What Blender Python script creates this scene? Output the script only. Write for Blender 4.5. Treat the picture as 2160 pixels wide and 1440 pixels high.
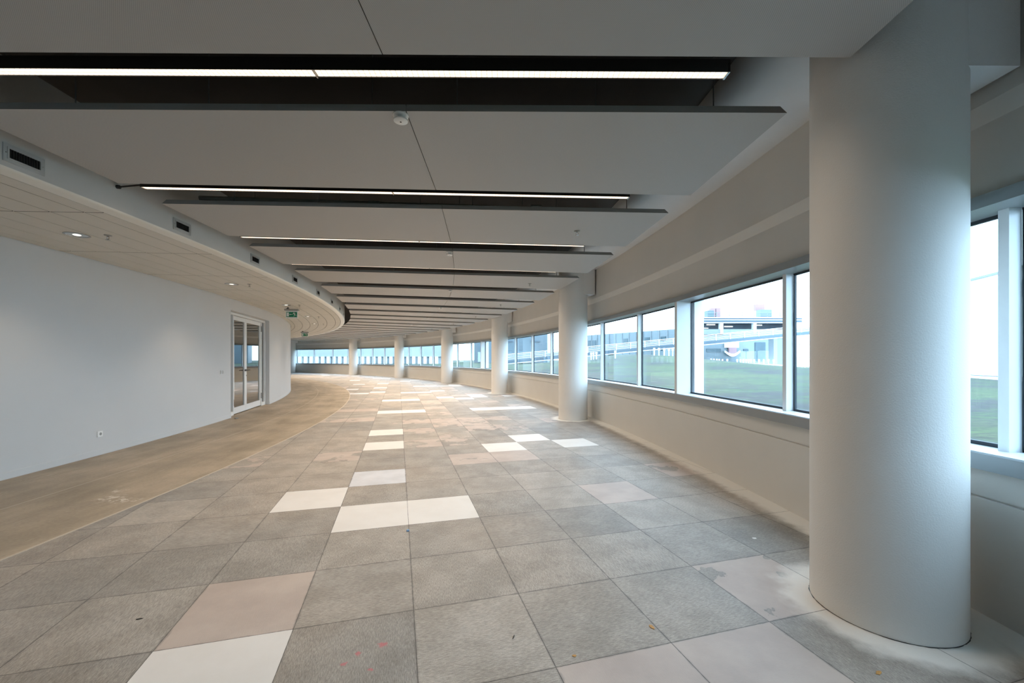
import bpy, bmesh, math, random
from mathutils import Vector, Matrix
random.seed(7)
for o in list(bpy.data.objects): bpy.data.objects.remove(o, do_unlink=True)
SC = bpy.context.scene
COL = SC.collection
PI = math.pi
R = math.radians

# ------------------------------------------------------------------ camera, world, exposure
H_EYE = 1.386
CX, CY = -39.4, 2.03                     # centre of the curved building, camera at the plan origin
cam = bpy.data.cameras.new('camera'); cam.sensor_width = 36.0; cam.lens = 866.0/2160*36
cam.shift_y = (755-720)/2160.0; cam.clip_start = 0.02; cam.clip_end = 600
camo = bpy.data.objects.new('camera', cam); COL.objects.link(camo)
camo.location = (0, 0, H_EYE); camo.rotation_euler = (PI/2, 0, 0)
SC.camera = camo
w = bpy.data.worlds.new('overcast_sky'); SC.world = w; w.use_nodes = True
bg = w.node_tree.nodes['Background']
bg.inputs[0].default_value = (0.55, 0.785, 1.0, 1); bg.inputs[1].default_value = 6.0
SC.view_settings.view_transform = 'Standard'; SC.view_settings.look = 'None'
SC.view_settings.gamma = 1.0; SC.view_settings.use_curve_mapping = False
SC.view_settings.exposure = 0.42
LAMP = 1.25                               # radiance of the louvre cells
BEAM = 27.0                              # watts of the downward beam of one linear lamp

# ------------------------------------------------------------------ material helpers
def newmat(name):
    m = bpy.data.materials.new(name); m.use_nodes = True
    nt = m.node_tree
    return m, nt, nt.nodes, nt.links, nt.nodes['Principled BSDF']
def plain(name, col, rough=0.5, metal=0.0, spec=0.5, noise=0.0, nscale=8.0, bump=0.0, bscale=200.0, bdist=0.002):
    m, nt, N, L, b = newmat(name)
    b.inputs['Roughness'].default_value = rough; b.inputs['Metallic'].default_value = metal
    b.inputs['Specular IOR Level'].default_value = spec
    c = (col[0], col[1], col[2], 1)
    tc = N.new('ShaderNodeTexCoord')
    nz = N.new('ShaderNodeTexNoise'); nz.inputs['Scale'].default_value = nscale; nz.inputs['Detail'].default_value = 4
    L.new(tc.outputs['Object'], nz.inputs['Vector'])
    mx = N.new('ShaderNodeMix'); mx.data_type = 'RGBA'; mx.blend_type = 'MULTIPLY'
    mx.inputs['Factor'].default_value = 1.0
    mr = N.new('ShaderNodeMapRange'); mr.inputs['From Min'].default_value = .25; mr.inputs['From Max'].default_value = .75
    mr.inputs['To Min'].default_value = 1-noise; mr.inputs['To Max'].default_value = 1+noise*.5
    L.new(nz.outputs['Fac'], mr.inputs['Value'])
    mx.inputs['A'].default_value = c; L.new(mr.outputs['Result'], mx.inputs['B'])
    L.new(mx.outputs['Result'], b.inputs['Base Color'])
    if bump > 0:
        n2 = N.new('ShaderNodeTexNoise'); n2.inputs['Scale'].default_value = bscale; n2.inputs['Detail'].default_value = 2
        L.new(tc.outputs['Object'], n2.inputs['Vector'])
        bp = N.new('ShaderNodeBump'); bp.inputs['Strength'].default_value = bump; bp.inputs['Distance'].default_value = bdist
        L.new(n2.outputs['Fac'], bp.inputs['Height']); L.new(bp.outputs['Normal'], b.inputs['Normal'])
    return m
def emis(name, col, strength):
    m, nt, N, L, b = newmat(name)
    b.inputs['Base Color'].default_value = (.8, .8, .8, 1)
    b.inputs['Emission Color'].default_value = (*col, 1); b.inputs['Emission Strength'].default_value = strength
    return m
def math_node(N, L, op, a, b=None, clamp=False):
    n = N.new('ShaderNodeMath'); n.operation = op; n.use_clamp = clamp
    for i, v in enumerate((a, b)):
        if v is None: continue
        if isinstance(v, (int, float)): n.inputs[i].default_value = v
        else: L.new(v, n.inputs[i])
    return n.outputs[0]
def ramp(N, L, v, a, b, lo=0.0, hi=1.0):
    n = N.new('ShaderNodeMapRange'); n.interpolation_type = 'SMOOTHSTEP'
    L.new(v, n.inputs['Value']); n.inputs['From Min'].default_value = a; n.inputs['From Max'].default_value = b
    n.inputs['To Min'].default_value = lo; n.inputs['To Max'].default_value = hi
    return n.outputs['Result']
def mixc(N, L, fac, a, b, mode='MIX'):
    n = N.new('ShaderNodeMix'); n.data_type = 'RGBA'; n.blend_type = mode
    for k, v in (('Factor', fac), ('A', a), ('B', b)):
        if isinstance(v, (int, float)): n.inputs[k].default_value = v
        elif isinstance(v, tuple): n.inputs[k].default_value = (v[0], v[1], v[2], 1)
        else: L.new(v, n.inputs[k])
    return n.outputs['Result']
def noise(N, L, vec, scale, detail=4.0, rough=0.5):
    n = N.new('ShaderNodeTexNoise'); n.inputs['Scale'].default_value = scale
    n.inputs['Detail'].default_value = detail; n.inputs['Roughness'].default_value = rough
    L.new(vec, n.inputs['Vector']); return n.outputs['Fac']

WALLC = (0.74, 0.725, 0.69)
M = {}
M['wall'] = plain('painted_facade_wall', (0.70, 0.68, 0.635), .6, noise=.03, nscale=2, bump=.15, bscale=160)
M['wall_left'] = plain('painted_partition_wall', (0.61, 0.61, 0.60), .6, noise=.02, nscale=1.5)
M['endwall'] = plain('grey_end_wall', (0.30, 0.29, 0.28), .7)
M['column'] = plain('stucco_column_paint', (0.76, 0.745, 0.71), .6, noise=.02, nscale=2, bump=.32, bscale=150, bdist=.003)
M['frame'] = plain('pale_grey_window_metal', (0.29, 0.315, 0.325), .35, noise=.02)
M['reveal'] = plain('white_window_metal', (0.75, 0.78, 0.80), .35, noise=.02)
M['gasket'] = plain('black_rubber', (0.02, 0.03, 0.04), .5)
M['ceiling'] = plain('ceiling_plaster', (0.68, 0.68, 0.67), .8, noise=.02)
M['slab'] = plain('plenum_concrete', (0.07, 0.065, 0.06), .9, noise=.15, nscale=3)  # plenum shade given to the ceiling as a near-black colour
M['black'] = plain('black_fleece', (0.012, 0.012, 0.012), .9)  # blackened faces: unseen panel tops and the shade in vent openings
M['edge'] = plain('grey_panel_edge', (0.24, 0.235, 0.22), .6)
M['dark'] = plain('dark_metal', (0.02, 0.02, 0.02), .4)
M['white'] = plain('white_plastic', (0.80, 0.80, 0.78), .4)
M['fascia'] = plain('bulkhead_paint', (0.47, 0.475, 0.465), .35, noise=.02)
M['lip'] = plain('bulkhead_edge_metal', (0.76, 0.74, 0.68), .3)
M['tileceil'] = plain('ceiling_plank', (0.66, 0.635, 0.58), .75, noise=.02)
M['gap'] = plain('ceiling_gap_shadow', (0.06, 0.055, 0.048), .9)
M['chrome'] = plain('steel', (0.45, 0.45, 0.45), .25, metal=1.0)
M['grey'] = plain('grey_plastic', (0.32, 0.32, 0.30), .5)
M['door'] = plain('white_door_lacquer', (0.78, 0.78, 0.76), .35)
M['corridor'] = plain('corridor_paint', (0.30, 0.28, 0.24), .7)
M['green'] = plain('sign_green', (0.0, 0.20, 0.09), .35)
M['signwhite'] = plain('sign_white', (0.85, 0.88, 0.86), .35)
M['rod'] = plain('galvanised_rod', (0.10, 0.10, 0.10), .5)

def glass(name, base, tint=(1, 1, 1), gain=.96):
    m = bpy.data.materials.new(name); m.use_nodes = True
    nt = m.node_tree; N = nt.nodes; L = nt.links; N.clear()
    out = N.new('ShaderNodeOutputMaterial'); mx = N.new('ShaderNodeMixShader')
    tr = N.new('ShaderNodeBsdfTransparent'); tr.inputs[0].default_value = (*tint, 1)
    gl = N.new('ShaderNodeBsdfGlossy'); gl.inputs['Roughness'].default_value = 0.0
    lw = N.new('ShaderNodeLayerWeight'); lw.inputs['Blend'].default_value = .5
    p = math_node(N, L, 'POWER', lw.outputs['Facing'], 5.0)
    p = math_node(N, L, 'MULTIPLY', p, gain); p = math_node(N, L, 'ADD', p, base, True)
    L.new(p, mx.inputs[0]); L.new(tr.outputs[0], mx.inputs[1]); L.new(gl.outputs[0], mx.inputs[2])
    L.new(mx.outputs[0], out.inputs[0])
    return m
M['glass'] = glass('window_glass', .022, (.96, .985, 1.0), .6)
M['doorglass'] = glass('door_glass', .30, (.55, .55, .52), .7)

def perf_mat():
    m, nt, N, L, b = newmat('perforated_white_metal')
    b.inputs['Roughness'].default_value = .55
    uv = N.new('ShaderNodeUVMap'); uv.uv_map = 'UVMap'
    sp = N.new('ShaderNodeSeparateXYZ'); L.new(uv.outputs[0], sp.inputs[0])
    pitch = .009
    def cell(s, off):
        a = math_node(N, L, 'DIVIDE', s, pitch); a = math_node(N, L, 'ADD', a, off)
        a = math_node(N, L, 'FRACT', a); a = math_node(N, L, 'SUBTRACT', a, .5)
        return math_node(N, L, 'MULTIPLY', a, a)
    def holes(off):
        d = math_node(N, L, 'ADD', cell(sp.outputs[0], off), cell(sp.outputs[1], off))
        return math_node(N, L, 'LESS_THAN', d, .045)
    hole = math_node(N, L, 'MAXIMUM', holes(0.0), holes(.5))
    c = mixc(N, L, hole, (.455, .447, .435), (.31, .305, .30))
    L.new(c, b.inputs['Base Color'])
    return m
M['perf'] = perf_mat()

def lamp_mat():
    m, nt, N, L, b = newmat('lit_louvre')
    uv = N.new('ShaderNodeUVMap'); uv.uv_map = 'UVMap'
    sp = N.new('ShaderNodeSeparateXYZ'); L.new(uv.outputs[0], sp.inputs[0])
    def bar(s, pitch, wd):
        a = math_node(N, L, 'DIVIDE', s, pitch); a = math_node(N, L, 'FRACT', a)
        return math_node(N, L, 'LESS_THAN', a, wd)
    g = math_node(N, L, 'MAXIMUM', bar(sp.outputs[0], .03, .16), bar(sp.outputs[1], .0315, .14))
    st = math_node(N, L, 'MULTIPLY', g, -(LAMP*1.15-.62)); st = math_node(N, L, 'ADD', st, LAMP*1.15)
    b.inputs['Emission Color'].default_value = (1.0, .80, .60, 1)
    L.new(st, b.inputs['Emission Strength'])
    b.inputs['Base Color'].default_value = (.8, .75, .68, 1)
    return m
M['lamp'] = lamp_mat()

COLS = [(.36, 0), (10.28, 1), (20.23, 2), (30.42, 3), (40.78, 4), (50.86, 5), (63.7, 6)]
def P(r, phi, z=0.0):
    a = R(phi); return Vector((CX+r*math.cos(a), CY+r*math.sin(a), z))

def overspray(N, L, pos):
    """white wall paint sprayed on the floor along the facade and round the columns"""
    sp = N.new('ShaderNodeSeparateXYZ'); L.new(pos, sp.inputs[0])
    def dist(cx, cy):
        a = math_node(N, L, 'SUBTRACT', sp.outputs[0], cx); a = math_node(N, L, 'MULTIPLY', a, a)
        c = math_node(N, L, 'SUBTRACT', sp.outputs[1], cy); c = math_node(N, L, 'MULTIPLY', c, c)
        return math_node(N, L, 'SQRT', math_node(N, L, 'ADD', a, c))
    nz = noise(N, L, pos, 9.0, 5.0)
    nz = math_node(N, L, 'MULTIPLY', math_node(N, L, 'SUBTRACT', nz, .5), .16)
    r = math_node(N, L, 'ADD', dist(CX, CY), nz)
    f = ramp(N, L, r, 41.66, 41.82)
    for phi, k in COLS[:3]:
        p = P(41.466, phi)
        d = math_node(N, L, 'ADD', dist(p.x, p.y), nz)
        f = math_node(N, L, 'MAXIMUM', f, ramp(N, L, d, .41, .55, 1.0, 0.0))
    return f
def spots(N, L, pos, pts):
    sp = N.new('ShaderNodeSeparateXYZ'); L.new(pos, sp.inputs[0])
    nz = math_node(N, L, 'MULTIPLY', math_node(N, L, 'SUBTRACT', noise(N, L, pos, 60.0, 3.0), .5), .05)
    f = None
    for x, y, r in pts:
        a = math_node(N, L, 'SUBTRACT', sp.outputs[0], x); a = math_node(N, L, 'MULTIPLY', a, a)
        c = math_node(N, L, 'SUBTRACT', sp.outputs[1], y); c = math_node(N, L, 'MULTIPLY', c, c)
        d = math_node(N, L, 'ADD', math_node(N, L, 'SQRT', math_node(N, L, 'ADD', a, c)), nz)
        s = ramp(N, L, d, r*.4, r, 1.0, 0.0)
        f = s if f is None else math_node(N, L, 'MAXIMUM', f, s)
    return f
def tile_mat():
    m, nt, N, L, b = newmat('worn_floor_tiles')
    geo = N.new('ShaderNodeNewGeometry'); pos = geo.outputs['Position']
    uv = N.new('ShaderNodeUVMap'); uv.uv_map = 'UVMap'
    at = N.new('ShaderNodeAttribute'); at.attribute_name = 'tile'
    ac = N.new('ShaderNodeSeparateColor'); L.new(at.outputs['Color'], ac.inputs[0])
    rnd, typ, ori = ac.outputs[0], ac.outputs[1], ac.outputs[2]
    su = N.new('ShaderNodeSeparateXYZ'); L.new(uv.outputs[0], su.inputs[0])
    # fine glue combing runs one way or the other from tile to tile
    sw = math_node(N, L, 'GREATER_THAN', ori, .5)
    def stria(sx, sy):
        v = N.new('ShaderNodeCombineXYZ')
        L.new(math_node(N, L, 'MULTIPLY', su.outputs[0], sx), v.inputs[0])
        L.new(math_node(N, L, 'MULTIPLY', su.outputs[1], sy), v.inputs[1])
        L.new(math_node(N, L, 'MULTIPLY', rnd, 40.0), v.inputs[2])
        return noise(N, L, v.outputs[0], 1.0, 3.0, .65)
    s1, s2 = stria(24, 190), stria(190, 24)
    mixs = N.new('ShaderNodeMix'); mixs.data_type = 'FLOAT'
    L.new(sw, mixs.inputs[0]); L.new(s1, mixs.inputs[2]); L.new(s2, mixs.inputs[3])
    st = mixs.outputs[0]
    big = noise(N, L, pos, .55, 3.0); mid = noise(N, L, pos, 3.2, 5.0, .6); fine = noise(N, L, pos, 260.0, 3.0, .7)
    grey = mixc(N, L, rnd, (.315, .300, .275), (.455, .420, .370))
    # broad noise patches mix a browner tone into the grey
    warm = mixc(N, L, ramp(N, L, big, .40, .62), grey, (.47, .405, .335))
    c = mixc(N, L, .55, grey, warm)
    c = mixc(N, L, 1.0, c, mixc(N, L, ramp(N, L, st, .33, .68), (.68, .68, .68), (1.14, 1.14, 1.14)), 'MULTIPLY')
    c = mixc(N, L, 1.0, c, mixc(N, L, ramp(N, L, fine, .3, .7), (.78, .78, .78), (1.10, 1.10, 1.10)), 'MULTIPLY')
    c = mixc(N, L, 1.0, c, mixc(N, L, ramp(N, L, mid, .35, .65), (.86, .85, .84), (1.08, 1.08, 1.08)), 'MULTIPLY')
    # bare board where the glue has come away
    vv = N.new('ShaderNodeCombineXYZ')
    L.new(math_node(N, L, 'MULTIPLY', su.outputs[0], 1.7), vv.inputs[0]); L.new(math_node(N, L, 'MULTIPLY', su.outputs[1], 1.7), vv.inputs[1])
    L.new(math_node(N, L, 'MULTIPLY', rnd, 91.0), vv.inputs[2])
    bn = noise(N, L, vv.outputs[0], 1.0, 6.0, .55)
    thr = math_node(N, L, 'ADD', bn, math_node(N, L, 'MULTIPLY', typ, .9))
    bare = ramp(N, L, thr, .745, .755)
    barec = mixc(N, L, ramp(N, L, mid, .3, .7), (.43, .36, .315), (.51, .435, .38))
    c = mixc(N, L, bare, c, barec)
    rim = math_node(N, L, 'MULTIPLY', ramp(N, L, thr, .725, .745), math_node(N, L, 'SUBTRACT', 1.0, bare))
    c = mixc(N, L, math_node(N, L, 'MULTIPLY', rim, .25), c, (.16, .15, .14))
    white = math_node(N, L, 'GREATER_THAN', typ, .8)
    whitec = mixc(N, L, ramp(N, L, mid, .3, .7), (.70, .675, .635), (.74, .72, .685))
    c = mixc(N, L, white, c, whitec)
    pale = math_node(N, L, 'MULTIPLY', math_node(N, L, 'GREATER_THAN', typ, .62), math_node(N, L, 'LESS_THAN', typ, .7))
    c = mixc(N, L, pale, c, mixc(N, L, ramp(N, L, mid, .3, .7), (.55, .56, .58), (.64, .65, .68)))
    # joints
    def edge(s):
        a = math_node(N, L, 'SUBTRACT', s, .5); a = math_node(N, L, 'ABSOLUTE', a); return math_node(N, L, 'SUBTRACT', .5, a)
    e = math_node(N, L, 'MINIMUM', edge(su.outputs[0]), edge(su.outputs[1]))
    jit = math_node(N, L, 'MULTIPLY', noise(N, L, pos, 35.0, 3.0), .004)
    seam = math_node(N, L, 'LESS_THAN', e, math_node(N, L, 'ADD', jit, .0006))
    dirt = ramp(N, L, math_node(N, L, 'ADD', e, math_node(N, L, 'MULTIPLY', noise(N, L, pos, 12.0, 5.0), .06)), .025, .048, .48, 0.0)
    dirt = math_node(N, L, 'MULTIPLY', dirt, math_node(N, L, 'SUBTRACT', 1.0, white))
    c = mixc(N, L, dirt, c, (.12, .115, .11))
    sp = overspray(N, L, pos)
    c = mixc(N, L, math_node(N, L, 'MULTIPLY', sp, .92), c, (.80, .775, .715))
    c = mixc(N, L, math_node(N, L, 'MULTIPLY', seam, .9), c, (.05, .045, .04))
    pk = spots(N, L, pos, [(-.626, 1.987, .026), (-.72, 1.93, .018), (-.76, 1.86, .016), (-.63, 1.83, .012)])
    c = mixc(N, L, math_node(N, L, 'MULTIPLY', pk, .7), c, (.55, .14, .16))
    L.new(c, b.inputs['Base Color'])
    b.inputs['Roughness'].default_value = .52; b.inputs['Specular IOR Level'].default_value = .45
    bp = N.new('ShaderNodeBump'); bp.inputs['Strength'].default_value = .35; bp.inputs['Distance'].default_value = .002
    L.new(math_node(N, L, 'MULTIPLY', st, math_node(N, L, 'SUBTRACT', 1.0, white)), bp.inputs['Height']); L.new(bp.outputs['Normal'], b.inputs['Normal'])
    return m
M['tiles'] = tile_mat()
def screed_mat():
    m, nt, N, L, b = newmat('bare_screed')
    geo = N.new('ShaderNodeNewGeometry'); pos = geo.outputs['Position']
    sp = N.new('ShaderNodeSeparateXYZ'); L.new(pos, sp.inputs[0])
    x = math_node(N, L, 'SUBTRACT', sp.outputs[0], CX); y = math_node(N, L, 'SUBTRACT', sp.outputs[1], CY)
    r = math_node(N, L, 'SQRT', math_node(N, L, 'ADD', math_node(N, L, 'MULTIPLY', x, x), math_node(N, L, 'MULTIPLY', y, y)))
    ph = math_node(N, L, 'ARCTAN2', y, x)
    v = N.new('ShaderNodeCombineXYZ')
    L.new(math_node(N, L, 'MULTIPLY', r, 5.0), v.inputs[0]); L.new(math_node(N, L, 'MULTIPLY', ph, 34.0), v.inputs[1])
    a = noise(N, L, v.outputs[0], .55, 6.0, .62); m2 = noise(N, L, pos, 1.3, 6.0, .6); f = noise(N, L, pos, 40.0, 3.0)
    c = mixc(N, L, ramp(N, L, a, .25, .75), (.315, .258, .182), (.45, .37, .275))
    c = mixc(N, L, 1.0, c, mixc(N, L, ramp(N, L, m2, .3, .7), (.80, .80, .80), (1.12, 1.12, 1.12)), 'MULTIPLY')
    c = mixc(N, L, 1.0, c, mixc(N, L, ramp(N, L, f, .3, .7), (.93, .93, .93), (1.05, 1.05, 1.05)), 'MULTIPLY')
    scr = ramp(N, L, noise(N, L, v.outputs[0], 2.6, 8.0, .74), .60, .68)
    c = mixc(N, L, math_node(N, L, 'MULTIPLY', scr, .5), c, (.62, .57, .48))
    ln = math_node(N, L, 'ABSOLUTE', math_node(N, L, 'SUBTRACT', r, 34.76))
    ln = ramp(N, L, math_node(N, L, 'ADD', ln, math_node(N, L, 'MULTIPLY', f, .012)), .012, .022, .55, 0.0)
    c = mixc(N, L, ln, c, (.55, .49, .40))
    sk = spots(N, L, pos, [(-3.98, 4.06, .16), (-3.8, 4.0, .10), (-4.1, 4.3, .10), (-3.68, 4.02, .07)])
    c = mixc(N, L, math_node(N, L, 'MULTIPLY', math_node(N, L, 'MULTIPLY', sk, ramp(N, L, noise(N, L, pos, 16.0, 6.0, .7), .50, .56)), .8), c, (.68, .63, .55))
    L.new(c, b.inputs['Base Color']); b.inputs['Roughness'].default_value = .55
    return m
M['screed'] = screed_mat()
def grass_mat():
    m, nt, N, L, b = newmat('patchy_grass')
    geo = N.new('ShaderNodeNewGeometry'); pos = geo.outputs['Position']
    mp = N.new('ShaderNodeMapping'); mp.inputs['Scale'].default_value = (1.2, 2.6, 1); L.new(pos, mp.inputs['Vector'])
    a = noise(N, L, mp.outputs[0], .6, 8.0, .72); d = noise(N, L, pos, .22, 3.0); f = noise(N, L, mp.outputs[0], 5.0, 6.0, .75)
    g = mixc(N, L, ramp(N, L, a, .44, .56), (.020, .018, .015), (.024, .044, .010))
    g = mixc(N, L, math_node(N, L, 'MULTIPLY', ramp(N, L, d, .45, .65), .6), g, (.050, .072, .012))
    g = mixc(N, L, 1.0, g, mixc(N, L, ramp(N, L, f, .3, .7), (.35, .35, .35), (1.6, 1.6, 1.6)), 'MULTIPLY')
    L.new(g, b.inputs['Base Color']); b.inputs['Roughness'].default_value = .9
    return m
M['grass'] = grass_mat()
M['o_white'] = plain('white_cladding', (0.80, 0.82, 0.84), .5, noise=.02)
M['o_pale'] = plain('pale_blue_cladding', (0.155, 0.19, 0.205), .4, noise=.10, nscale=.4)
M['o_grey'] = plain('blue_grey_cladding', (0.115, 0.15, 0.17), .5, noise=.05, nscale=.3)
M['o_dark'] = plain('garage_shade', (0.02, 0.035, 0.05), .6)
M['o_beam'] = plain('blue_grey_beam', (0.065, 0.095, 0.12), .5)
M['o_band'] = plain('white_concrete_band', (0.21, 0.235, 0.25), .6)
M['o_glass'] = plain('teal_glazing', (0.045, 0.08, 0.095), .25, noise=.3, nscale=1.2)
M['o_pink'] = plain('pale_red_panel', (0.30, 0.17, 0.18), .5)
M['o_wing'] = plain('pale_wing_cladding', (0.29, 0.32, 0.33), .5, noise=.06, nscale=.5)
M['o_box'] = plain('greenish_plant_box', (0.10, 0.14, 0.145), .5)

# ------------------------------------------------------------------ mesh helpers
class MB:
    def __init__(s): s.v = []; s.f = []; s.m = []; s.uv = {}
    def vert(s, p): s.v.append(Vector(p)); return len(s.v)-1
    def face(s, idx, mat=0, uvs=None):
        s.f.append(list(idx)); s.m.append(mat)
        if uvs: s.uv[len(s.f)-1] = uvs
    def quad(s, a, b, c, d, mat=0, uvs=None):
        i = [s.vert(p) for p in (a, b, c, d)]; s.face(i, mat, uvs)
    def prism(s, base, z0, z1, mat=0, topmat=None, uvs=None, side=None, top=None):
        """base: list of (x, y) counter-clockwise"""
        n = len(base)
        lo = [s.vert((p[0], p[1], z0)) for p in base]; hi = [s.vert((p[0], p[1], z1)) for p in (top or base)]
        s.face(lo[::-1], mat, uvs[::-1] if uvs else None); s.face(hi, mat if topmat is None else topmat)
        for i in range(n):
            j = (i+1) % n; s.face([lo[i], lo[j], hi[j], hi[i]], mat if side is None else side)
    def box(s, x0, x1, y0, y1, z0, z1, mat=0):
        s.prism([(x0, y0), (x1, y0), (x1, y1), (x0, y1)], z0, z1, mat)
    def pbox(s, r0, r1, p0, p1, z0, z1, mat=0):
        """box between two radii and two angles"""
        q = [P(r0, p0), P(r1, p0), P(r1, p1), P(r0, p1)]
        s.prism([(a.x, a.y) for a in q], z0, z1, mat)
    def rbox(s, r0, r1, phi, hw, z0, z1, mat=0):
        """radial box of constant width 2*hw centred on angle phi"""
        a = R(phi); t = Vector((-math.sin(a), math.cos(a), 0))
        q = [P(r0, phi)-t*hw, P(r1, phi)-t*hw, P(r1, phi)+t*hw, P(r0, phi)+t*hw]
        s.prism([(p.x, p.y) for p in q], z0, z1, mat)
    def tube(s, a, b, r0, r1=None, n=12, mat=0, cap=True):
        r1 = r0 if r1 is None else r1
        a = Vector(a); b = Vector(b); d = (b-a).normalized()
        u = d.orthogonal().normalized(); v = d.cross(u)
        ra = [s.vert(a+(u*math.cos(2*PI*i/n)+v*math.sin(2*PI*i/n))*r0) for i in range(n)]
        rb = [s.vert(b+(u*math.cos(2*PI*i/n)+v*math.sin(2*PI*i/n))*r1) for i in range(n)]
        for i in range(n):
            j = (i+1) % n; s.face([ra[i], ra[j], rb[j], rb[i]], mat)
        if cap: s.face(ra[::-1], mat); s.face(rb, mat)
    def lathe(s, prof, c=(0, 0, 0), n=24, mat=0, close=True):
        """prof: (radius, z) pairs turned about the vertical through c"""
        c = Vector(c); rings = []
        for r, z in prof:
            rings.append([s.vert(c+Vector((r*math.cos(2*PI*i/n), r*math.sin(2*PI*i/n), z))) for i in range(n)])
        for k in range(len(rings)-1):
            for i in range(n):
                j = (i+1) % n; s.face([rings[k][i], rings[k][j], rings[k+1][j], rings[k+1][i]], mat)
        if close: s.face(rings[0][::-1], mat); s.face(rings[-1], mat)
    def sweep(s, prof, p0, p1, step=.5, mat=0, closed=True, mats=None):
        """sweep a (radius, z) outline round the building centre"""
        n = max(1, int(math.ceil((p1-p0)/step))); rows = []
        for k in range(n+1):
            ph = p0+(p1-p0)*k/n
            rows.append([s.vert(P(r, ph, z)) for r, z in prof])
        m = len(prof); e = m if closed else m-1
        for k in range(n):
            for i in range(e):
                j = (i+1) % m
                s.face([rows[k][i], rows[k][j], rows[k+1][j], rows[k+1][i]], mats[i] if mats else mat)
        if closed: s.face(rows[0][::-1], mat); s.face(rows[-1], mat)
    def build(s, name, mats, parent=None, smooth=False, bevel=0.0, angle=35, recalc=True):
        me = bpy.data.meshes.new(name)
        me.from_pydata([tuple(v) for v in s.v], [], s.f); me.update()
        if not isinstance(mats, (list, tuple)): mats = [mats]
        for m in mats: me.materials.append(m)
        for i, p in enumerate(me.polygons): p.material_index = s.m[i]
        if s.uv:
            l = me.uv_layers.new(name='UVMap')
            for i, p in enumerate(me.polygons):
                if i in s.uv:
                    for k, li in enumerate(p.loop_indices): l.data[li].uv = s.uv[i][k]
        if recalc:
            bm = bmesh.new(); bm.from_mesh(me)
            bmesh.ops.recalc_face_normals(bm, faces=bm.faces); bm.to_mesh(me); bm.free()
        o = bpy.data.objects.new(name, me); COL.objects.link(o)
        if smooth:
            for p in me.polygons: p.use_smooth = True
            es = o.modifiers.new('split', 'EDGE_SPLIT'); es.split_angle = R(angle)
        if bevel > 0:
            bv = o.modifiers.new('bevel', 'BEVEL'); bv.width = bevel; bv.segments = 2; bv.limit_method = 'ANGLE'; bv.angle_limit = R(40)
        if parent is not None: o.parent = parent
        return o
def tag(o, label=None, cat=None, group=None, kind=None):
    if label: o['label'] = label
    if cat: o['category'] = cat
    if group: o['group'] = group
    if kind: o['kind'] = kind
    return o
def struct(o, label=None, cat=None): return tag(o, label, cat, kind='structure')
def empty(name, loc=(0, 0, 0), rz=0.0, label=None, cat=None, group=None, kind=None):
    o = bpy.data.objects.new(name, None); COL.objects.link(o)
    o.location = loc; o.rotation_euler = (0, 0, rz); o.empty_display_size = .1
    return tag(o, label, cat, group, kind)
def copy_tree(o, parent=None):
    c = o.copy(); COL.objects.link(c)
    if parent is not None: c.parent = parent
    for ch in [x for x in bpy.data.objects if x.parent == o]: copy_tree(ch, c)
    return c
ORD = ['first', 'second', 'third', 'fourth', 'fifth', 'sixth', 'seventh', 'eighth', 'ninth', 'tenth', 'eleventh', 'twelfth',
       'thirteenth', 'fourteenth', 'fifteenth', 'sixteenth', 'seventeenth', 'eighteenth', 'nineteenth', 'twentieth',
       'twenty-first', 'twenty-second', 'twenty-third', 'twenty-fourth', 'twenty-fifth', 'twenty-sixth']

P0, P1 = -9.5, 78.0                     # angular extent of the storey that is built
R_WALL, R_STRIP, R_FAC = 33.72, 35.90, 41.95
Z_TILEC, Z_PANEL, Z_CEIL, Z_SLAB = 2.765, 2.945, 3.38, 3.58

# ------------------------------------------------------------------ floor
WHITE = {(-1, 9), (-1, 7), (-1, 14), (0, 14), (-1, 19), (0, 19), (0, 24), (1, 24), (-2, 25), (-2, 29), (-2, 35), (1, 30), (2, 30), (3, 30),
         (1, 40), (2, 25), (4, 30), (4, 31), (3, 19), (4, 20), (4, 21), (3, 14), (4, 14), (5, 14), (2, 6), (3, 7), (4, 6),
         (-2, -1), (-1, 2), (0, 2), (-2, 3), (-3, 45), (-4, 48), (-2, 44), (-6, 52), (-7, 56), (-9, 58), (-5, 41), (0, 38), (-8, 62), (-11, 60), (-12, 63), (-10, 55), (-3, 51)}
PALE = {(-1, 4), (-4, 28), (-3, 24), (-4, 24), (6, 20), (-4, 34), (2, 20)}
BARE = {(-2, 0): .50, (1, -2): .6, (2, -2): .6, (3, -1): .36, (3, 2): .6, (1, 5): .45, (2, 5): .45, (4, -3): .4, (0, 7): .3, (2, 9): .33,
        (1, 10): .4, (-2, 12): .45, (0, 20): .4, (1, 17): .4, (5, 3): .36, (6, 1): .4, (2, 1): .10, (1, 8): .3, (3, 9): .3, (-4, 6): .25, (-1, 11): .2, (0, 11): .38, (1, 11): .35, (2, 11): .36, (-1, 23): .4}
TH, OX, OY, TS = .2694, .1333, 3.87, .6
def tile_xy(u, v):
    a, b = u+OX, v+OY
    return (TS*(math.cos(TH)*a-math.sin(TH)*b), TS*(math.sin(TH)*a+math.cos(TH)*b))
def clip(poly, inside, cross):
    out = []
    for i in range(len(poly)):
        a, b = poly[i], poly[(i+1) % len(poly)]
        ia, ib = inside(a), inside(b)
        if ia: out.append(a)
        if ia != ib: out.append(cross(a, b))
    return out
def rad(p):
    x, y = tile_xy(*p); return math.hypot(x-CX, y-CY)
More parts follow.
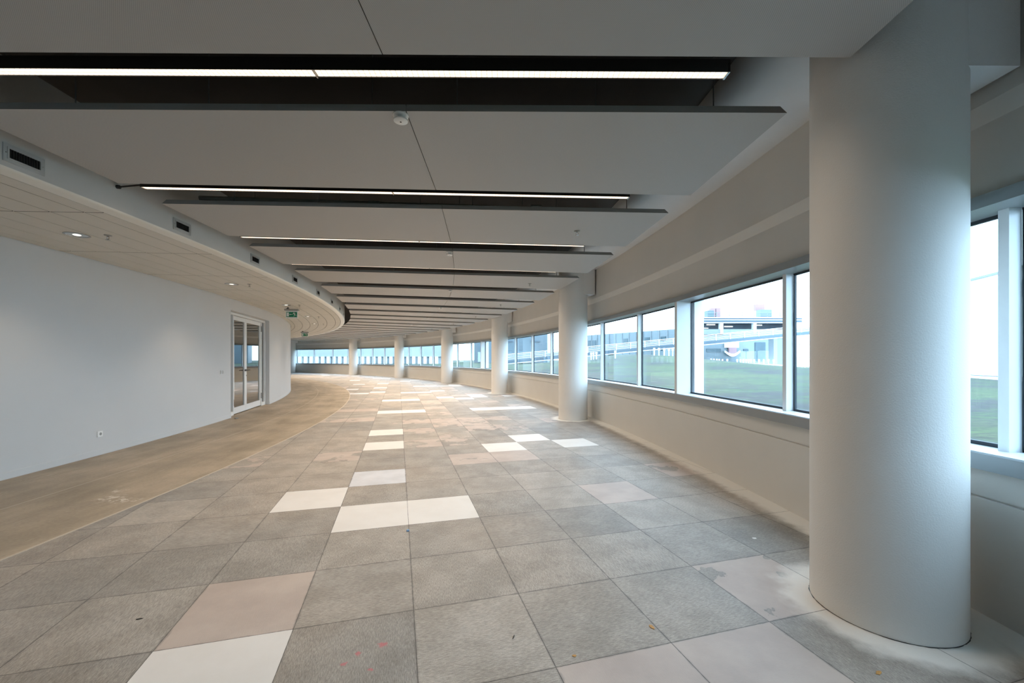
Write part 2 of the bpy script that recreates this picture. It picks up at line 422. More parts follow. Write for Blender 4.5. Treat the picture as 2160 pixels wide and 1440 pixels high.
def clip_r(poly, rr, keep_out):
    ins = (lambda p: rad(p) >= rr) if keep_out else (lambda p: rad(p) <= rr)
    def cr(a, b):
        ra, rb = rad(a), rad(b); t = (rr-ra)/(rb-ra)
        return (a[0]+(b[0]-a[0])*t, a[1]+(b[1]-a[1])*t)
    return clip(poly, ins, cr)
mb = MB(); tcol = []
for i in range(-75, 45):
    for j in range(-45, 80):
        x, y = tile_xy(i+.5, j+.5); rr = math.hypot(x-CX, y-CY); ph = math.degrees(math.atan2(y-CY, x-CX))
        if rr < R_STRIP-.5 or rr > 42.5 or ph < P0 or ph > P1: continue
        poly = [(i, j), (i+1, j), (i+1, j+1), (i, j+1)]
        if rr < R_STRIP+.5: poly = clip_r(poly, R_STRIP, True)
        if rr > 41.5: poly = clip_r(poly, 42.05, False)
        if len(poly) < 3: continue
        idx = [mb.vert((*tile_xy(*p), 0.0)) for p in poly]
        mb.face(idx, 0, [(p[0]-i, p[1]-j) for p in poly])
        tr = random.Random(i*1013+j*7+5); rv = tr.random(); t = 0.0
        if (i, j) in WHITE: t = 1.0
        elif (i, j) in PALE: t = .66
        elif (i, j) in BARE: t = BARE[(i, j)]
        else:
            q = tr.random(); t = (.30 if q > .93 else (.12 if q > .75 else -.06)) if j > 5 else -.12
            if j > 14 and tr.random() > .86: t = .42
        tcol.append((rv, t, tr.random(), 1))
fl = mb.build('floor', M['tiles'], recalc=False)
ca = fl.data.color_attributes.new('tile', 'FLOAT_COLOR', 'CORNER')
for p in fl.data.polygons:
    for li in p.loop_indices: ca.data[li].color = tcol[p.index]
struct(fl, 'grey glue-stained raised floor tiles with white replacement tiles', 'floor')
mb = MB(); mb.sweep([(R_WALL-.32, -.05), (R_STRIP, -.05), (R_STRIP, -.001), (R_WALL-.32, -.001)], P0, P1)
struct(mb.build('floor', M['screed']), 'brown bare screed strip along the left wall', 'floor')
mb = MB(); mb.sweep([(R_STRIP-.012, -.02), (R_STRIP+.012, -.02), (R_STRIP+.012, .002), (R_STRIP-.012, .002)], P0, P1)
struct(mb.build('trim_1', plain('pale_edge_strip', (.52, .46, .37), .5)), 'pale edging strip between screed and tiles', 'edging')

# ------------------------------------------------------------------ facade wall
MUL = {0: .25, 1: 2.59, 2: 5.25, 3: 7.48, 4: 9.98, 5: 12.55, 6: 15.02, 7: 17.5, 8: 20.0, 9: 22.6, 10: 25.35, 11: 27.75, 12: 30.4, 13: 32.9,
       14: 35.28, 15: 37.9, 16: 40.45, 17: 43.0, 18: 45.6, 19: 48.2, 20: 50.75, 21: 53.35, 22: 56.6, 23: 60.4, 24: 63.9, 25: 66.5, 26: 69, 27: 71.5, 28: 74}
for k in range(-1, -9, -1): MUL[k] = .3+2.53*k
mb = MB()
mb.sweep([(R_FAC, -.05), (R_FAC, .625), (R_FAC+.012, .628), (R_FAC+.012, .636), (R_FAC, .639), (R_FAC, .80), (42.3, .80), (42.3, -.05)], P0, P1)
struct(mb.build('wall_right', M['wall']), 'curved parapet wall under the windows', 'wall')
mb = MB()
mb.sweep([(R_FAC+.01, 2.24), (R_FAC+.01, 2.65), (R_FAC-.035, 2.74), (R_FAC-.035, 3.55), (42.3, 3.55), (42.3, 2.24)], P0, P1)
mb.sweep([(R_FAC, .80), (R_FAC, 2.24), (42.3, 2.24), (42.3, .80)], P0, MUL[-3]-.03)
struct(mb.build('wall_right', M['wall']), 'curved wall above the windows with a chamfered band', 'wall')

WIDE = (2, 10)
def window(n, k0, k1, label):
    w_ = empty('window_%d' % n, P(42.0, MUL[k0], .8), 0, label, 'window', kind='structure')
    inv = Matrix.Translation(-w_.location)
    def part(mb, name, mat, **kw):
        o = mb.build(name, mat, w_, **kw); o.matrix_parent_inverse = inv; return o
    a, b = MUL[k0], MUL[k1]
    mb = MB(); mb.sweep([(41.905, .79), (41.905, .875), (41.915, .883), (42.16, .883), (42.16, .79)], a, b, mats=[0, 0, 1, 1, 1]); part(mb, 'sill', [M['frame'], M['reveal']])
    mb = MB(); mb.sweep([(41.905, 2.188), (41.905, 2.256), (42.16, 2.256), (42.16, 2.188)], a, b, mats=[0, 0, 0, 0]); part(mb, 'head_trim', [M['frame'], M['reveal']])
    for k in range(k0, k1):
        p0, p1 = MUL[k]+.04, MUL[k+1]-.04
        q0, q1 = P(42.13, p0), P(42.13, p1); d = (q1-q0).normalized(); nrm = Vector((d.y, -d.x, 0))
        mb = MB(); mb.prism([tuple((q0+nrm*.004).xy), tuple((q1+nrm*.004).xy), tuple((q1-nrm*.004).xy), tuple((q0-nrm*.004).xy)][::-1], .90, 2.175)
        part(mb, 'pane', M['glass'])
        mb = MB(); t = .013
        def bar(a_, b_, z0, z1, w=.010):
            mb.prism([tuple((a_-nrm*w).xy), tuple((b_-nrm*w).xy), tuple((b_+nrm*w).xy), tuple((a_+nrm*w).xy)], z0, z1)
        bar(q0, q1, .883, .905); bar(q0, q1, 2.168, 2.188)
        bar(q0-d*.004, q0+d*t, .883, 2.188); bar(q1-d*t, q1+d*.004, .883, 2.188)
        part(mb, 'gasket', M['gasket'])
    for k in range(k0 if n == 1 else k0+1, k1+1):
        if k in WIDE:
            mb = MB(); mb.rbox(41.915, 42.12, MUL[k], .035, .875, 2.195); part(mb, 'post', M['reveal'])
            mb = MB(); mb.rbox(42.17, 42.31, MUL[k], .045, .60, 2.6); part(mb, 'outer_fin', M['o_white'])
        else:
            mb = MB(); mb.rbox(42.05, 42.12, MUL[k], .025, .875, 2.195); part(mb, 'mullion', M['reveal'])
WL = ['window bay beside and behind the camera', 'window bay between the nearest pillar and the next pillar',
      'window bay behind the second pillar from the camera', 'window bay behind the third pillar', 'window bay behind the fourth pillar',
      'window bay behind the fifth pillar', 'far window bay behind the sixth pillar', 'last window bay, hidden by the left wall']
for n, (k0, k1) in enumerate([(-3, 0), (0, 4), (4, 8), (8, 12), (12, 16), (16, 20), (20, 24), (24, 28)]):
    window(n+1, k0, k1, WL[n])

# ------------------------------------------------------------------ columns
CL = ['large round white pillar in the right foreground', 'round white pillar, second from the camera along the windows', 'round white pillar, third from the camera',
      'round white pillar, fourth from the camera', 'round white pillar, fifth from the camera', 'round white pillar, sixth from the camera at the far windows',
      'farthest round white pillar, half hidden by the curved left wall']
for i, (phi, k) in enumerate(COLS):
    c = P(41.466, phi)
    e = empty('column', c, 0, CL[i], 'column', 'round pillars along the windows'); inv = Matrix.Translation(-e.location)
    mb = MB(); mb.lathe([(.329, 0.0), (.329, 3.38)], (c.x, c.y, 0), 96)
    o = mb.build('shaft', M['column'], e, smooth=True); o.matrix_parent_inverse = inv
    mb = MB(); rnd = random.Random(i); nn = 120
    ri = [mb.vert((c.x+.325*math.cos(2*PI*t/nn), c.y+.325*math.sin(2*PI*t/nn), .003)) for t in range(nn)]
    ro = [mb.vert((c.x+q*math.cos(2*PI*t/nn), c.y+q*math.sin(2*PI*t/nn), .0015)) for t in range(nn) for q in [rnd.uniform(.3305, .3345)]]
    for t in range(nn): mb.face([ri[t], ro[t], ro[(t+1) % nn], ri[(t+1) % nn]])
    o = mb.build('base_joint', M['dark'], e); o.matrix_parent_inverse = inv
    mb = MB(); mb.rbox(41.46, 41.885, phi, .285, 2.815, 3.38); o = mb.build('bracket_beam', M['column'], e); o.matrix_parent_inverse = inv

# ------------------------------------------------------------------ ceilings and bulkhead
shade_curve = [(41.25-.20*math.sin(t*PI/16), Z_SLAB-.20*math.cos(t*PI/16)) for t in range(9)]  # invented upturn that softens the border's fall into plenum shade
mb = MB(); mb.sweep([(42.0, Z_CEIL)]+shade_curve+[(41.05, Z_SLAB+.1), (42.0, Z_SLAB+.1)], P0, P1)
struct(mb.build('ceiling', M['ceiling'], smooth=True), 'plain white ceiling border along the windows, curving up at its inner edge', 'ceiling')
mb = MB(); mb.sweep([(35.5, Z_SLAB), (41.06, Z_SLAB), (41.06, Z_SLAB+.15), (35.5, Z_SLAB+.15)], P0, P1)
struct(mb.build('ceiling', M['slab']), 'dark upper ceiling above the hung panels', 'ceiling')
mb = MB(); mb.sweep([(35.58, Z_TILEC), (35.70, Z_TILEC), (35.72, Z_TILEC+.02), (35.72, Z_SLAB+.05), (35.60, Z_SLAB+.05), (35.60, Z_TILEC+.02)], P0, P1, mats=[1, 1, 0, 0, 0, 0])
struct(mb.build('trim_2', [M['fascia'], M['lip']], smooth=True, angle=60), 'curved bulkhead face between the two ceilings', 'bulkhead')
mb = MB(); rows = [35.575, 35.395, 35.088, 34.764, 34.459, 34.172, 33.871, 33.725]
seams = [P0]+[.49+2.52*k for k in range(-3, 31)]
for s0, s1 in zip(seams[:-1], seams[1:]):
    if s1-s0 < .2: continue
    for r1, r0 in zip(rows[:-1], rows[1:]):
        g = .0055; gd = math.degrees(.0045/34.5); bz = .003
        mb.sweep([(r0+g, Z_TILEC+bz), (r0+g+bz, Z_TILEC), (r1-g-bz, Z_TILEC), (r1-g, Z_TILEC+bz), (r1-g, Z_TILEC+.015), (r0+g, Z_TILEC+.015)], s0+gd, s1-gd, .42, mats=[0, 0, 0, 1, 1, 1], mat=1)  # plank sides coloured dark as joint shade
struct(mb.build('ceiling', [M['tileceil'], M['gap']]), 'lower plank ceiling over the screed strip', 'ceiling')
mb = MB(); mb.sweep([(R_WALL-.05, Z_TILEC+.016), (35.6, Z_TILEC+.016), (35.6, Z_TILEC+.05), (R_WALL-.05, Z_TILEC+.05)], P0, P1)  # backing sheet whose near-black colour puts shade into the joints
struct(mb.build('ceiling', M['gap']), 'dark void over the plank joints', 'ceiling')

# ------------------------------------------------------------------ left wall, end walls, door
D0, D1, DZ = 12.85, 17.80, 2.50
mb = MB(); mb.sweep([(R_WALL-.17, -.05), (R_WALL, -.05), (R_WALL, 2.80), (R_WALL-.17, 2.80)], P0, D0)
mb.sweep([(R_WALL-.17, -.05), (R_WALL, -.05), (R_WALL, 2.80), (R_WALL-.17, 2.80)], D1, P1)
mb.sweep([(R_WALL-.17, DZ), (R_WALL, DZ), (R_WALL, 2.80), (R_WALL-.17, 2.80)], D0, D1)
struct(mb.build('wall_left', M['wall_left'], smooth=True, angle=20), 'long curved white partition wall', 'wall')
mb = MB()
for a, b in ((P0, D0), (D1, P1)): mb.sweep([(R_WALL, 0), (R_WALL+.006, 0), (R_WALL+.006, .08), (R_WALL+.002, .084), (R_WALL, .084)], a, b)
struct(mb.build('baseboard_left', M['wall_left']), 'flush white skirting on the curved wall', 'baseboard')
for nm, ph in (('wall_back', P0), ('wall_front', P1)):
    mb = MB(); mb.pbox(33.4, 42.3, ph-.15 if ph < 0 else ph, ph if ph < 0 else ph+.15, -.05, 3.75)  # unseen back wall added close to the camera to keep rear light out
    struct(mb.build(nm, M['endwall']), 'end wall of the storey ' + ('behind the camera' if ph < 0 else 'beyond the bend'), 'wall')
# room behind the glazed door
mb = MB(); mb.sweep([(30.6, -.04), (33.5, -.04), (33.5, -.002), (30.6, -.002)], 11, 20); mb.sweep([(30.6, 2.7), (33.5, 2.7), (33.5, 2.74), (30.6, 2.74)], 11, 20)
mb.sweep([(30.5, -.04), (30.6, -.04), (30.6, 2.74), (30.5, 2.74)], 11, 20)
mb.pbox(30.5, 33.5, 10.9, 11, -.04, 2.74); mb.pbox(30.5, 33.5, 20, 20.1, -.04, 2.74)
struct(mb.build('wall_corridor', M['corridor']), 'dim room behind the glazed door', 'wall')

PHM = (D0+D1)/2
dr = empty('door_1', P(33.545, PHM), R(PHM), 'white framed glazed double door in the curved wall', 'door', kind='structure')
# local axes of the door: x outward to the room, y along the wall
W2 = 1.43
mb = MB()
mb.box(-.035, .045, -W2, -W2+.05, 0, 2.49); mb.box(-.035, .045, W2-.06, W2, 0, 2.49)
mb.box(-.035, .045, -W2, W2, 2.43, 2.49); mb.box(-.035, .045, 1.075, 1.11, 0, 2.43); mb.box(-.035, .045, -1.025, -.99, 0, 2.43)
mb.box(-.035, .045, 1.11, W2-.06, 0, .10); mb.box(-.035, .045, -W2+.05, -1.025, 0, .10)
mb.build('door_frame', M['door'], dr, bevel=.003)
for y0, y1 in ((-W2+.05, -1.025), (1.11, W2-.06)):
    mb = MB(); mb.box(-.004, .004, y0, y1, .10, 2.43); mb.build('side_light', M['doorglass'], dr)
def leaf(y0, y1, hinge):
    mb = MB(); s = .075
    mb.box(-.025, .025, y0, y0+s, .02, 2.42); mb.box(-.025, .025, y1-s, y1, .02, 2.42)
    mb.box(-.025, .025, y0+s, y1-s, .02, .17); mb.box(-.025, .025, y0+s, y1-s, 2.32, 2.42)
    lf = mb.build('door_leaf', M['door'], dr, bevel=.002)
    mb = MB(); mb.box(-.004, .004, y0+s, y1-s, .17, 2.32); mb.build('pane', M['doorglass'], lf)
    hy = y0+.037 if hinge == 'r' else y1-.037
    sg = 1 if hinge == 'r' else -1
    mb = MB(); mb.tube((.025, hy, 1.07), (.035, hy, 1.07), .026, n=16); mb.tube((.035, hy, 1.07), (.065, hy, 1.07), .011)
    mb.tube((.065, hy-.005*sg, 1.07), (.065, hy+.13*sg, 1.07), .010); mb.build('handle', M['dark'], lf)
    if hinge == 'r':
        mb = MB(); mb.tube((.025, hy, .93), (.033, hy, .93), .020, n=14); mb.build('lock', M['chrome'], lf)
    hx = y1+.004 if hinge == 'r' else y0-.004
    for z in (.22, 2.15):
        mb = MB(); mb.box(.02, .05, hx-.012, hx+.012, z, z+.16); mb.build('hinge', M['chrome'], lf)
leaf(-.985, -.139, 'l'); leaf(-.133, 1.068, 'r')

# ------------------------------------------------------------------ hung ceiling panels
R_IN, R_JT, R_OUT = 35.925, 38.735, 41.155
def near_phi(j): return .81+2.515*j
def far_phi(j): return near_phi(j)+1.845
def panel_label(n):
    notes = {1: 'nearest ceiling panel, perforated and overhead at the top of the picture', 2: 'second ceiling panel from the camera, with the white smoke detector near its joint',
             3: 'third ceiling panel from the camera, with a sprinkler near its window end'}
    return notes.get(n, '%s hung ceiling panel from the camera, a white radial strip' % ORD[n-1])
for j in range(-4, 24):
    n = j+2
    if j >= -1: lab, grp = panel_label(n), 'hung ceiling panels'
    else: lab, grp = 'hung white ceiling panel behind the camera, %s one back' % ORD[-j-2], 'hung ceiling panels'
    a, b = near_phi(j), far_phi(j)
    mid = P(38.5, (a+b)/2, Z_PANEL)
    e = empty('ceiling_panel', mid, 0, lab, 'ceiling panel', grp); inv = Matrix.Translation(-e.location)
    def ang(r, which):
        t = (r-R_IN)/(R_OUT-R_IN)
        return a+.05*(1-t) if which == 0 else b-.05*(1-t)
    for nm, r0, r1 in (('inner_half', R_IN, R_JT-.0025), ('outer_half', R_JT+.0025, R_OUT)):
        q = [P(r0, ang(r0, 0)), P(r1, ang(r1, 0)), P(r1, ang(r1, 1)), P(r0, ang(r0, 1))]
        wd0 = (q[3]-q[0]).length; wd1 = (q[2]-q[1]).length; ln = r1-r0
        t0, t1 = r0+(.045 if nm == 'inner_half' else 0), r1-(.045 if nm == 'outer_half' else 0)      # the free ends slope inwards
        qt = [P(t0, ang(r0, 0)), P(t1, ang(r1, 0)), P(t1, ang(r1, 1)), P(t0, ang(r0, 1))]
        mb = MB(); mb.prism([(p.x, p.y) for p in q], Z_PANEL, Z_PANEL+.042, 0, 1, [(0, -wd0/2), (ln, -wd1/2), (ln, wd1/2), (0, wd0/2)], 2, [(p.x, p.y) for p in qt])
        o = mb.build(nm, [M['perf'], M['black'], M['edge']], e); o.matrix_parent_inverse = inv  # hidden top face blackened so the plenum stays dark
    if -1 <= j <= 8:
        for rr in (36.6, 37.45, 38.5, 39.05, 39.95, 40.72):
            mb = MB(); p = P(rr, ang(rr, 0)+.10, 0); mb.tube((p.x, p.y, Z_PANEL+.03), (p.x, p.y, Z_SLAB), .004, n=6)
            o = mb.build('hanger_rod', M['rod'], e); o.matrix_parent_inverse = inv

# ------------------------------------------------------------------ linear lamps in the gaps
def lamp(j):
    phi = .427+2.518*j
    g = R(phi)
    lab = {0: 'nearest linear lamp, lit strip across the top of the picture', 1: 'second lit linear lamp from the camera, in the gap behind the smoke detector panel'}.get(j,
          '%s lit linear lamp from the camera, hung in its ceiling gap' % ORD[j])
    e = empty('linear_lamp', P(38.29, phi, 2.99), g, lab, 'lamp', 'linear lamps between the ceiling panels')
    ra, rm, rb = 35.96-38.29, 0.0, 40.625-38.29
    hw = .032
    mb = MB(); mb.box(ra, rb, -hw, hw, .012, .07); mb.box(ra, rb, -hw, -hw+.004, 0, .012); mb.box(ra, rb, hw-.004, hw, 0, .012)
    mb.build('housing', M['dark'], e)
    for x0, x1 in ((ra+.012, rm-.006), (rm+.006, rb-.012)):
        mb = MB(); y = hw-.004; ln = x1-x0
        mb.quad((x0, -y, .004), (x0, y, .004), (x1, y, .004), (x1, -y, .004), 0, [(0, 0), (0, 2*y), (ln, 2*y), (ln, 0)])
        mb.build('louvre', M['lamp'], e, recalc=False)
    mb = MB(); mb.box(-.004, .004, -hw-.003, hw+.003, -.003, .02); mb.build('joint_cover', M['chrome'], e)
    for x in (rb-.006, ra+.006):
        mb = MB(); mb.box(x-.006, x+.006, -hw, hw, -.002, .05); mb.build('end_cap', M['chrome'], e)
    ld = bpy.data.lights.new('lamp_beam', 'AREA'); ld.shape = 'RECTANGLE'; ld.size = rb-ra-.04; ld.size_y = .05
    ld.energy = BEAM*(.72 if j < 2 else min(1.75, .9+.17*(j-2))); ld.color = (1.0, .825, .65); ld.spread = R(130)
    lo = bpy.data.objects.new('lamp_beam', ld); COL.objects.link(lo); lo.parent = e; lo.location = ((ra+rb)/2, 0, -.004)
    for x in (-1.73, .62-.35+.0, 2.12):
        mb = MB(); mb.box(x-.035, x+.035, -.012, .012, .07, .082); c = mb.build('clip', M['dark'], e)
        mb = MB(); mb.tube((x, 0, .08), (x, 0, Z_SLAB-2.99), .0022, n=6); mb.build('suspension_wire', M['rod'], c)
for j in range(0, 23): lamp(j)

# black cable stub between bulkhead and second lamp, pipe over the third panel
mb = MB(); p0, p1 = P(35.735, 2.96, 3.0), P(35.95, 2.945, 3.02)
mb.tube(p0, p1, .008, n=8); mb.tube(P(35.72, 2.96, 3.0), P(35.745, 2.96, 3.0), .018, n=12)
tag(mb.build('cable_stub', M['dark']), 'short black cable entry between the bulkhead and the second lamp', 'cable')
mb = MB(); mb.tube(P(36.15, 3.72, 3.09), P(39.9, 3.86, 3.09), .026, n=14)
pp = tag(mb.build('pipe', plain('grey_pipe', (.30, .28, .24), .5)), 'grey service pipe above the third ceiling panel', 'pipe')
for rr in (37.35, 37.9, 39.7):
    mb = MB(); mb.tube(P(rr, 3.785, 3.09), P(rr+.12, 3.79, 3.09), .032, n=14); mb.build('coupling', M['grey'], pp)
for rr in (36.7, 37.6, 38.9, 39.6):
    mb = MB(); mb.tube(P(rr, 3.77, 3.11), P(rr, 3.77, Z_SLAB), .004, n=6); mb.build('pipe_hanger', M['rod'], pp)

# ------------------------------------------------------------------ bulkhead vents
def vent(k):
    phi = 1.735+2.555*k
    lab = ['nearest air vent on the bulkhead, at the left edge of the picture', 'second air vent from the left on the bulkhead'] + ['%s air vent along the bulkhead from the left' % ORD[i] for i in range(2, 9)]
    e = empty('air_vent', P(35.72, phi, 2.888), R(phi), lab[k], 'vent', 'air vents on the bulkhead')
    # local x outward, y along the wall
    mb = MB(); hw, hh, iw, ih = .137, .066, .102, .034
    mb.box(0, .006, -hw, hw, ih, hh); mb.box(0, .006, -hw, hw, -hh, -ih); mb.box(0, .006, -hw, -iw, -ih, ih); mb.box(0, .006, iw, hw, -ih, ih)
    mb.box(0, .011, -iw-.012, iw+.012, ih, ih+.010); mb.box(0, .011, -iw-.012, iw+.012, -ih-.010, -ih); mb.box(0, .011, -iw-.012, -iw, -ih, ih); mb.box(0, .011, iw, iw+.012, -ih, ih)
    fr = mb.build('frame', M['fascia'], e)
    mb = MB()
    for s in (-1, 1): mb.tube((.005, s*.12, 0), (.009, s*.12, 0), .005, n=8)
    mb.build('screws', M['grey'], fr)
    mb = MB(); mb.box(.0005, .002, -iw, iw, -ih, ih); mb.build('opening', M['black'], e)  # black plate painted as the shade inside the vent
    mb = MB()
    for i in range(12):
        y = -iw+.008+i*(2*iw-.016)/11; mb.box(.002, .008, y-.0012, y+.0012, -ih, ih)
    mb.build('grille', M['dark'], e)
for k in range(8): vent(k)

# ------------------------------------------------------------------ downlights, sprinklers, smoke detectors
M['lens'] = emis('lit_lens', (1.0, .92, .80), .9)
M['refl'] = plain('mirror_reflector', (.75, .80, .84), .12, metal=1.0)
DL = ['nearest round downlight in the plank ceiling', 'second round downlight in the plank ceiling', 'third round downlight, in front of the exit sign', 'fourth round downlight along the plank ceiling', 'fifth round downlight, far along the plank ceiling']
for i, phi in enumerate([4.24, 9.35, 14.43, 19.5, 24.6]):
    e = empty('downlight', P(34.63, phi, Z_TILEC), 0, DL[i], 'downlight', 'downlights in the plank ceiling')
    mb = MB(); mb.lathe([(.112, .004), (.112, -.005), (.096, -.006), (.092, .004)], n=32, close=False); mb.build('ring', M['chrome'], e, smooth=True)
    mb = MB(); mb.lathe([(.094, -.003), (.07, -.001), (.02, .001)], n=32); mb.build('reflector', M['refl'], e)
    mb = MB(); mb.lathe([(.036, -.004), (.03, -.008), (.01, -.010)], n=20); mb.build('bulb_cover', M['lens'], e)
    ld = bpy.data.lights.new('downlight_beam', 'SPOT'); ld.energy = 22; ld.color = (1, .80, .58); ld.spot_size = R(110); ld.spot_blend = .7; ld.shadow_soft_size = .04
    lo = bpy.data.objects.new('downlight_beam', ld); COL.objects.link(lo); lo.parent = e; lo.location = (0, 0, -.03)
def sprinkler(p, lab):
    e = empty('sprinkler', p, 0, lab, 'sprinkler', 'sprinkler heads')
    mb = MB(); mb.lathe([(.036, 0), (.034, -.006), (.016, -.010)], n=20); mb.build('escutcheon', M['grey'], e)
    mb = MB(); mb.tube((0, 0, -.008), (0, 0, -.022), .011, n=12)
    for s in (-1, 1): mb.tube((s*.010, 0, -.020), (s*.013, 0, -.035), .0028, n=6); mb.tube((s*.013, 0, -.035), (0, 0, -.050), .0028, n=6)
    mb.build('head', M['chrome'], e)
    mb = MB(); mb.lathe([(.020, -.050), (.022, -.052), (.004, -.054)], n=16); mb.build('deflector', M['chrome'], e)
for phi, lab in ((4.23, 'sprinkler head beside the nearest downlight'), (9.26, 'sprinkler head beside the second downlight'), (14.3, 'sprinkler head above the nearer exit sign'), (19.4, 'sprinkler head far along the plank ceiling'), (24.5, 'sprinkler head above the farther exit sign')):
    sprinkler(P(34.96, phi, Z_TILEC), lab)
for phi, lab in ((4.28, 'sprinkler head on the third ceiling panel'), (9.37, 'sprinkler head on the fifth ceiling panel'), (14.25, 'sprinkler head on the seventh ceiling panel'), (19.3, 'sprinkler head on the ninth ceiling panel'), (24.3, 'sprinkler head on the eleventh ceiling panel'), (29.3, 'sprinkler head on the thirteenth ceiling panel')):
    sprinkler(P(40.31, phi, Z_PANEL), lab)
def smoke(p, lab):
    e = empty('smoke_detector', p, 0, lab, 'smoke detector', 'smoke detectors on the ceiling panels')
    mb = MB(); mb.lathe([(.050, 0), (.050, -.006), (.040, -.010)], n=28); mb.build('base', M['white'], e, smooth=True)
    mb = MB()
    for i in range(4):
        a = PI/4+i*PI/2; mb.tube((.022*math.cos(a), .022*math.sin(a), -.009), (.022*math.cos(a), .022*math.sin(a), -.028), .004, n=8)
    mb.tube((0, 0, -.009), (0, 0, -.028), .012, n=12); mb.build('neck', M['white'], e)
    mb = MB(); mb.lathe([(.034, -.027), (.045, -.030), (.045, -.038), (.036, -.043)], n=28); d = mb.build('sensor_disc', M['white'], e, smooth=True)
    mb = MB(); mb.lathe([(.006, -.0425), (.006, -.0445)], n=12); mb.build('sensor_eye', M['dark'], d)
for phi, lab in ((.90, 'white smoke detector at the joint of the second ceiling panel'), (5.98, 'smoke detector on the fourth ceiling panel'), (10.95, 'smoke detector on the sixth ceiling panel'), (15.98, 'smoke detector on the eighth ceiling panel'), (21.05, 'smoke detector on the tenth ceiling panel'), (26.1, 'smoke detector on the twelfth ceiling panel')):
    smoke(P(38.69, phi, Z_PANEL), lab)

# ------------------------------------------------------------------ exit signs
def exit_sign(p, rz, lab, bulb):
    e = empty('exit_sign', p, rz, lab, 'exit sign', 'green exit signs')
    # local: -y faces the camera
    mb = MB(); mb.tube((-.10, 0, 0), (-.10, 0, -.035), .016, n=12); mb.box(-.13, -.07, -.03, .03, -.045, -.03); mb.build('mount', M['dark'], e)
    mb = MB(); mb.prism([(-.185, -.045), (.185, -.045), (.185, .045), (-.185, .045)], -.095, -.045); mb.build('housing', M['grey'], e, bevel=.012)
    mb = MB(); mb.box(-.155, .155, -.006, .006, -.30, -.095); pl = mb.build('clear_plate', M['signwhite'], e)
    mb = MB(); mb.box(-.138, .138, -.010, -.006, -.265, -.128); g = mb.build('green_panel', M['green'], pl)
    mb = MB(); y0, y1 = -.0125, -.010; zc = -.196
    mb.box(-.125, -.072, y0, y1, zc-.052, zc+.052)                                         # door
    mb.box(-.045, .022, y0, y1, zc-.005, zc+.005)                                          # arrow shaft
    def poly(pts):
        lo = [mb.vert((x, y0, z)) for x, z in pts]; hi = [mb.vert((x, y1, z)) for x, z in pts]; n = len(pts)
        mb.face(lo); mb.face(hi[::-1])
        for i in range(n): mb.face([lo[i], lo[(i+1) % n], hi[(i+1) % n], hi[i]])
    poly([(-.060, zc), (-.036, zc-.020), (-.036, zc+.020)])
    poly([(.060+.011*math.cos(t*PI/5), zc+.046+.011*math.sin(t*PI/5)) for t in range(10)])  # running figure: head
    poly([(.040, zc+.034), (.062, zc+.036), (.090, zc-.004), (.074, zc-.012)])             # trunk
    poly([(.040, zc+.034), (.048, zc+.030), (.034, zc+.006), (.026, zc+.008)])             # fore arm
    poly([(.066, zc+.030), (.072, zc+.024), (.104, zc+.026), (.104, zc+.034)])             # rear arm
    poly([(.074, zc-.010), (.086, zc-.008), (.062, zc-.050), (.050, zc-.050)])             # fore leg
    poly([(.078, zc-.012), (.090, zc-.004), (.126, zc-.018), (.122, zc-.028)])             # rear leg
    mb.build('pictogram', M['signwhite'], g)
q = P(34.50, 15.0, Z_TILEC)
exit_sign((-5.98, 11.15, Z_TILEC), R(6), 'nearer green exit sign with running figure and arrow, hung from the plank ceiling', 0)
exit_sign((-10.55, 20.9, Z_TILEC), R(12), 'farther green exit sign hung near the bend of the plank ceiling', 0)

# ------------------------------------------------------------------ wall fittings
e = empty('wall_socket', P(R_WALL, 6.54, .302), R(6.54), 'white power socket low on the curved wall', 'socket')
mb = MB(); mb.box(0, .012, -.042, .042, -.042, .042); mb.build('cover_plate', M['white'], e, bevel=.003)
mb = MB(); mb.tube((.0118, .004, 0), (.0128, .004, 0), .021, n=20); mb.build('socket_well', M['grey'], e)
mb = MB()
for s in (-1, 1): mb.tube((.0125, .004, s*.009), (.0135, .004, s*.009), .0035, n=8)
mb.build('pin_holes', M['dark'], e)
e = empty('light_switch', P(R_WALL, 12.12, 1.075), R(12.12), 'white double light switch left of the glazed door', 'light switch')
for s in (-1, 1):
    mb = MB(); mb.box(0, .010, s*.045-.040, s*.045+.040, -.04, .04); f = mb.build('switch_frame', M['wall_left'], e, bevel=.002)
    mb = MB(); mb.box(.010, .014, s*.045-.028, s*.045+.028, -.028, .028); mb.build('rocker', M['wall_left'], f, bevel=.002)

# ------------------------------------------------------------------ bits lying on the floor
def blob(name, loc, sx, sy, sz, mat, lab, cat, rz=0.0, pts=9):
    mb = MB(); rnd = random.Random(name+str(loc))
    base = [(sx*math.cos(2*PI*i/pts)*rnd.uniform(.7, 1.1), sy*math.sin(2*PI*i/pts)*rnd.uniform(.7, 1.1)) for i in range(pts)]
    mb.prism(base, 0.0005, sz); o = mb.build(name, mat, bevel=min(sz*.3, .002)); o.location = loc; o.rotation_euler = (0, 0, rz)
    return tag(o, lab, cat)
M['leaf'] = plain('dry_leaf', (.50, .27, .08), .6, noise=.2, nscale=60)
M['scrap'] = plain('paper_scrap', (.78, .78, .76), .6)
M['bluecap'] = plain('blue_plastic', (.22, .34, .50), .4)
mb = MB(); mb.lathe([(.012, .0005), (.012, .010), (.010, .013)], n=18); o = mb.build('bottle_cap', M['bluecap']); o.location = (-.835, 3.29, 0)
tag(o, 'small pale blue plastic cap by the white tiles', 'cap')
blob('dry_leaf', (1.613, 1.807, 0), .020, .009, .003, M['leaf'], 'orange brown dry leaf in front of the nearest pillar', 'leaf', .5)
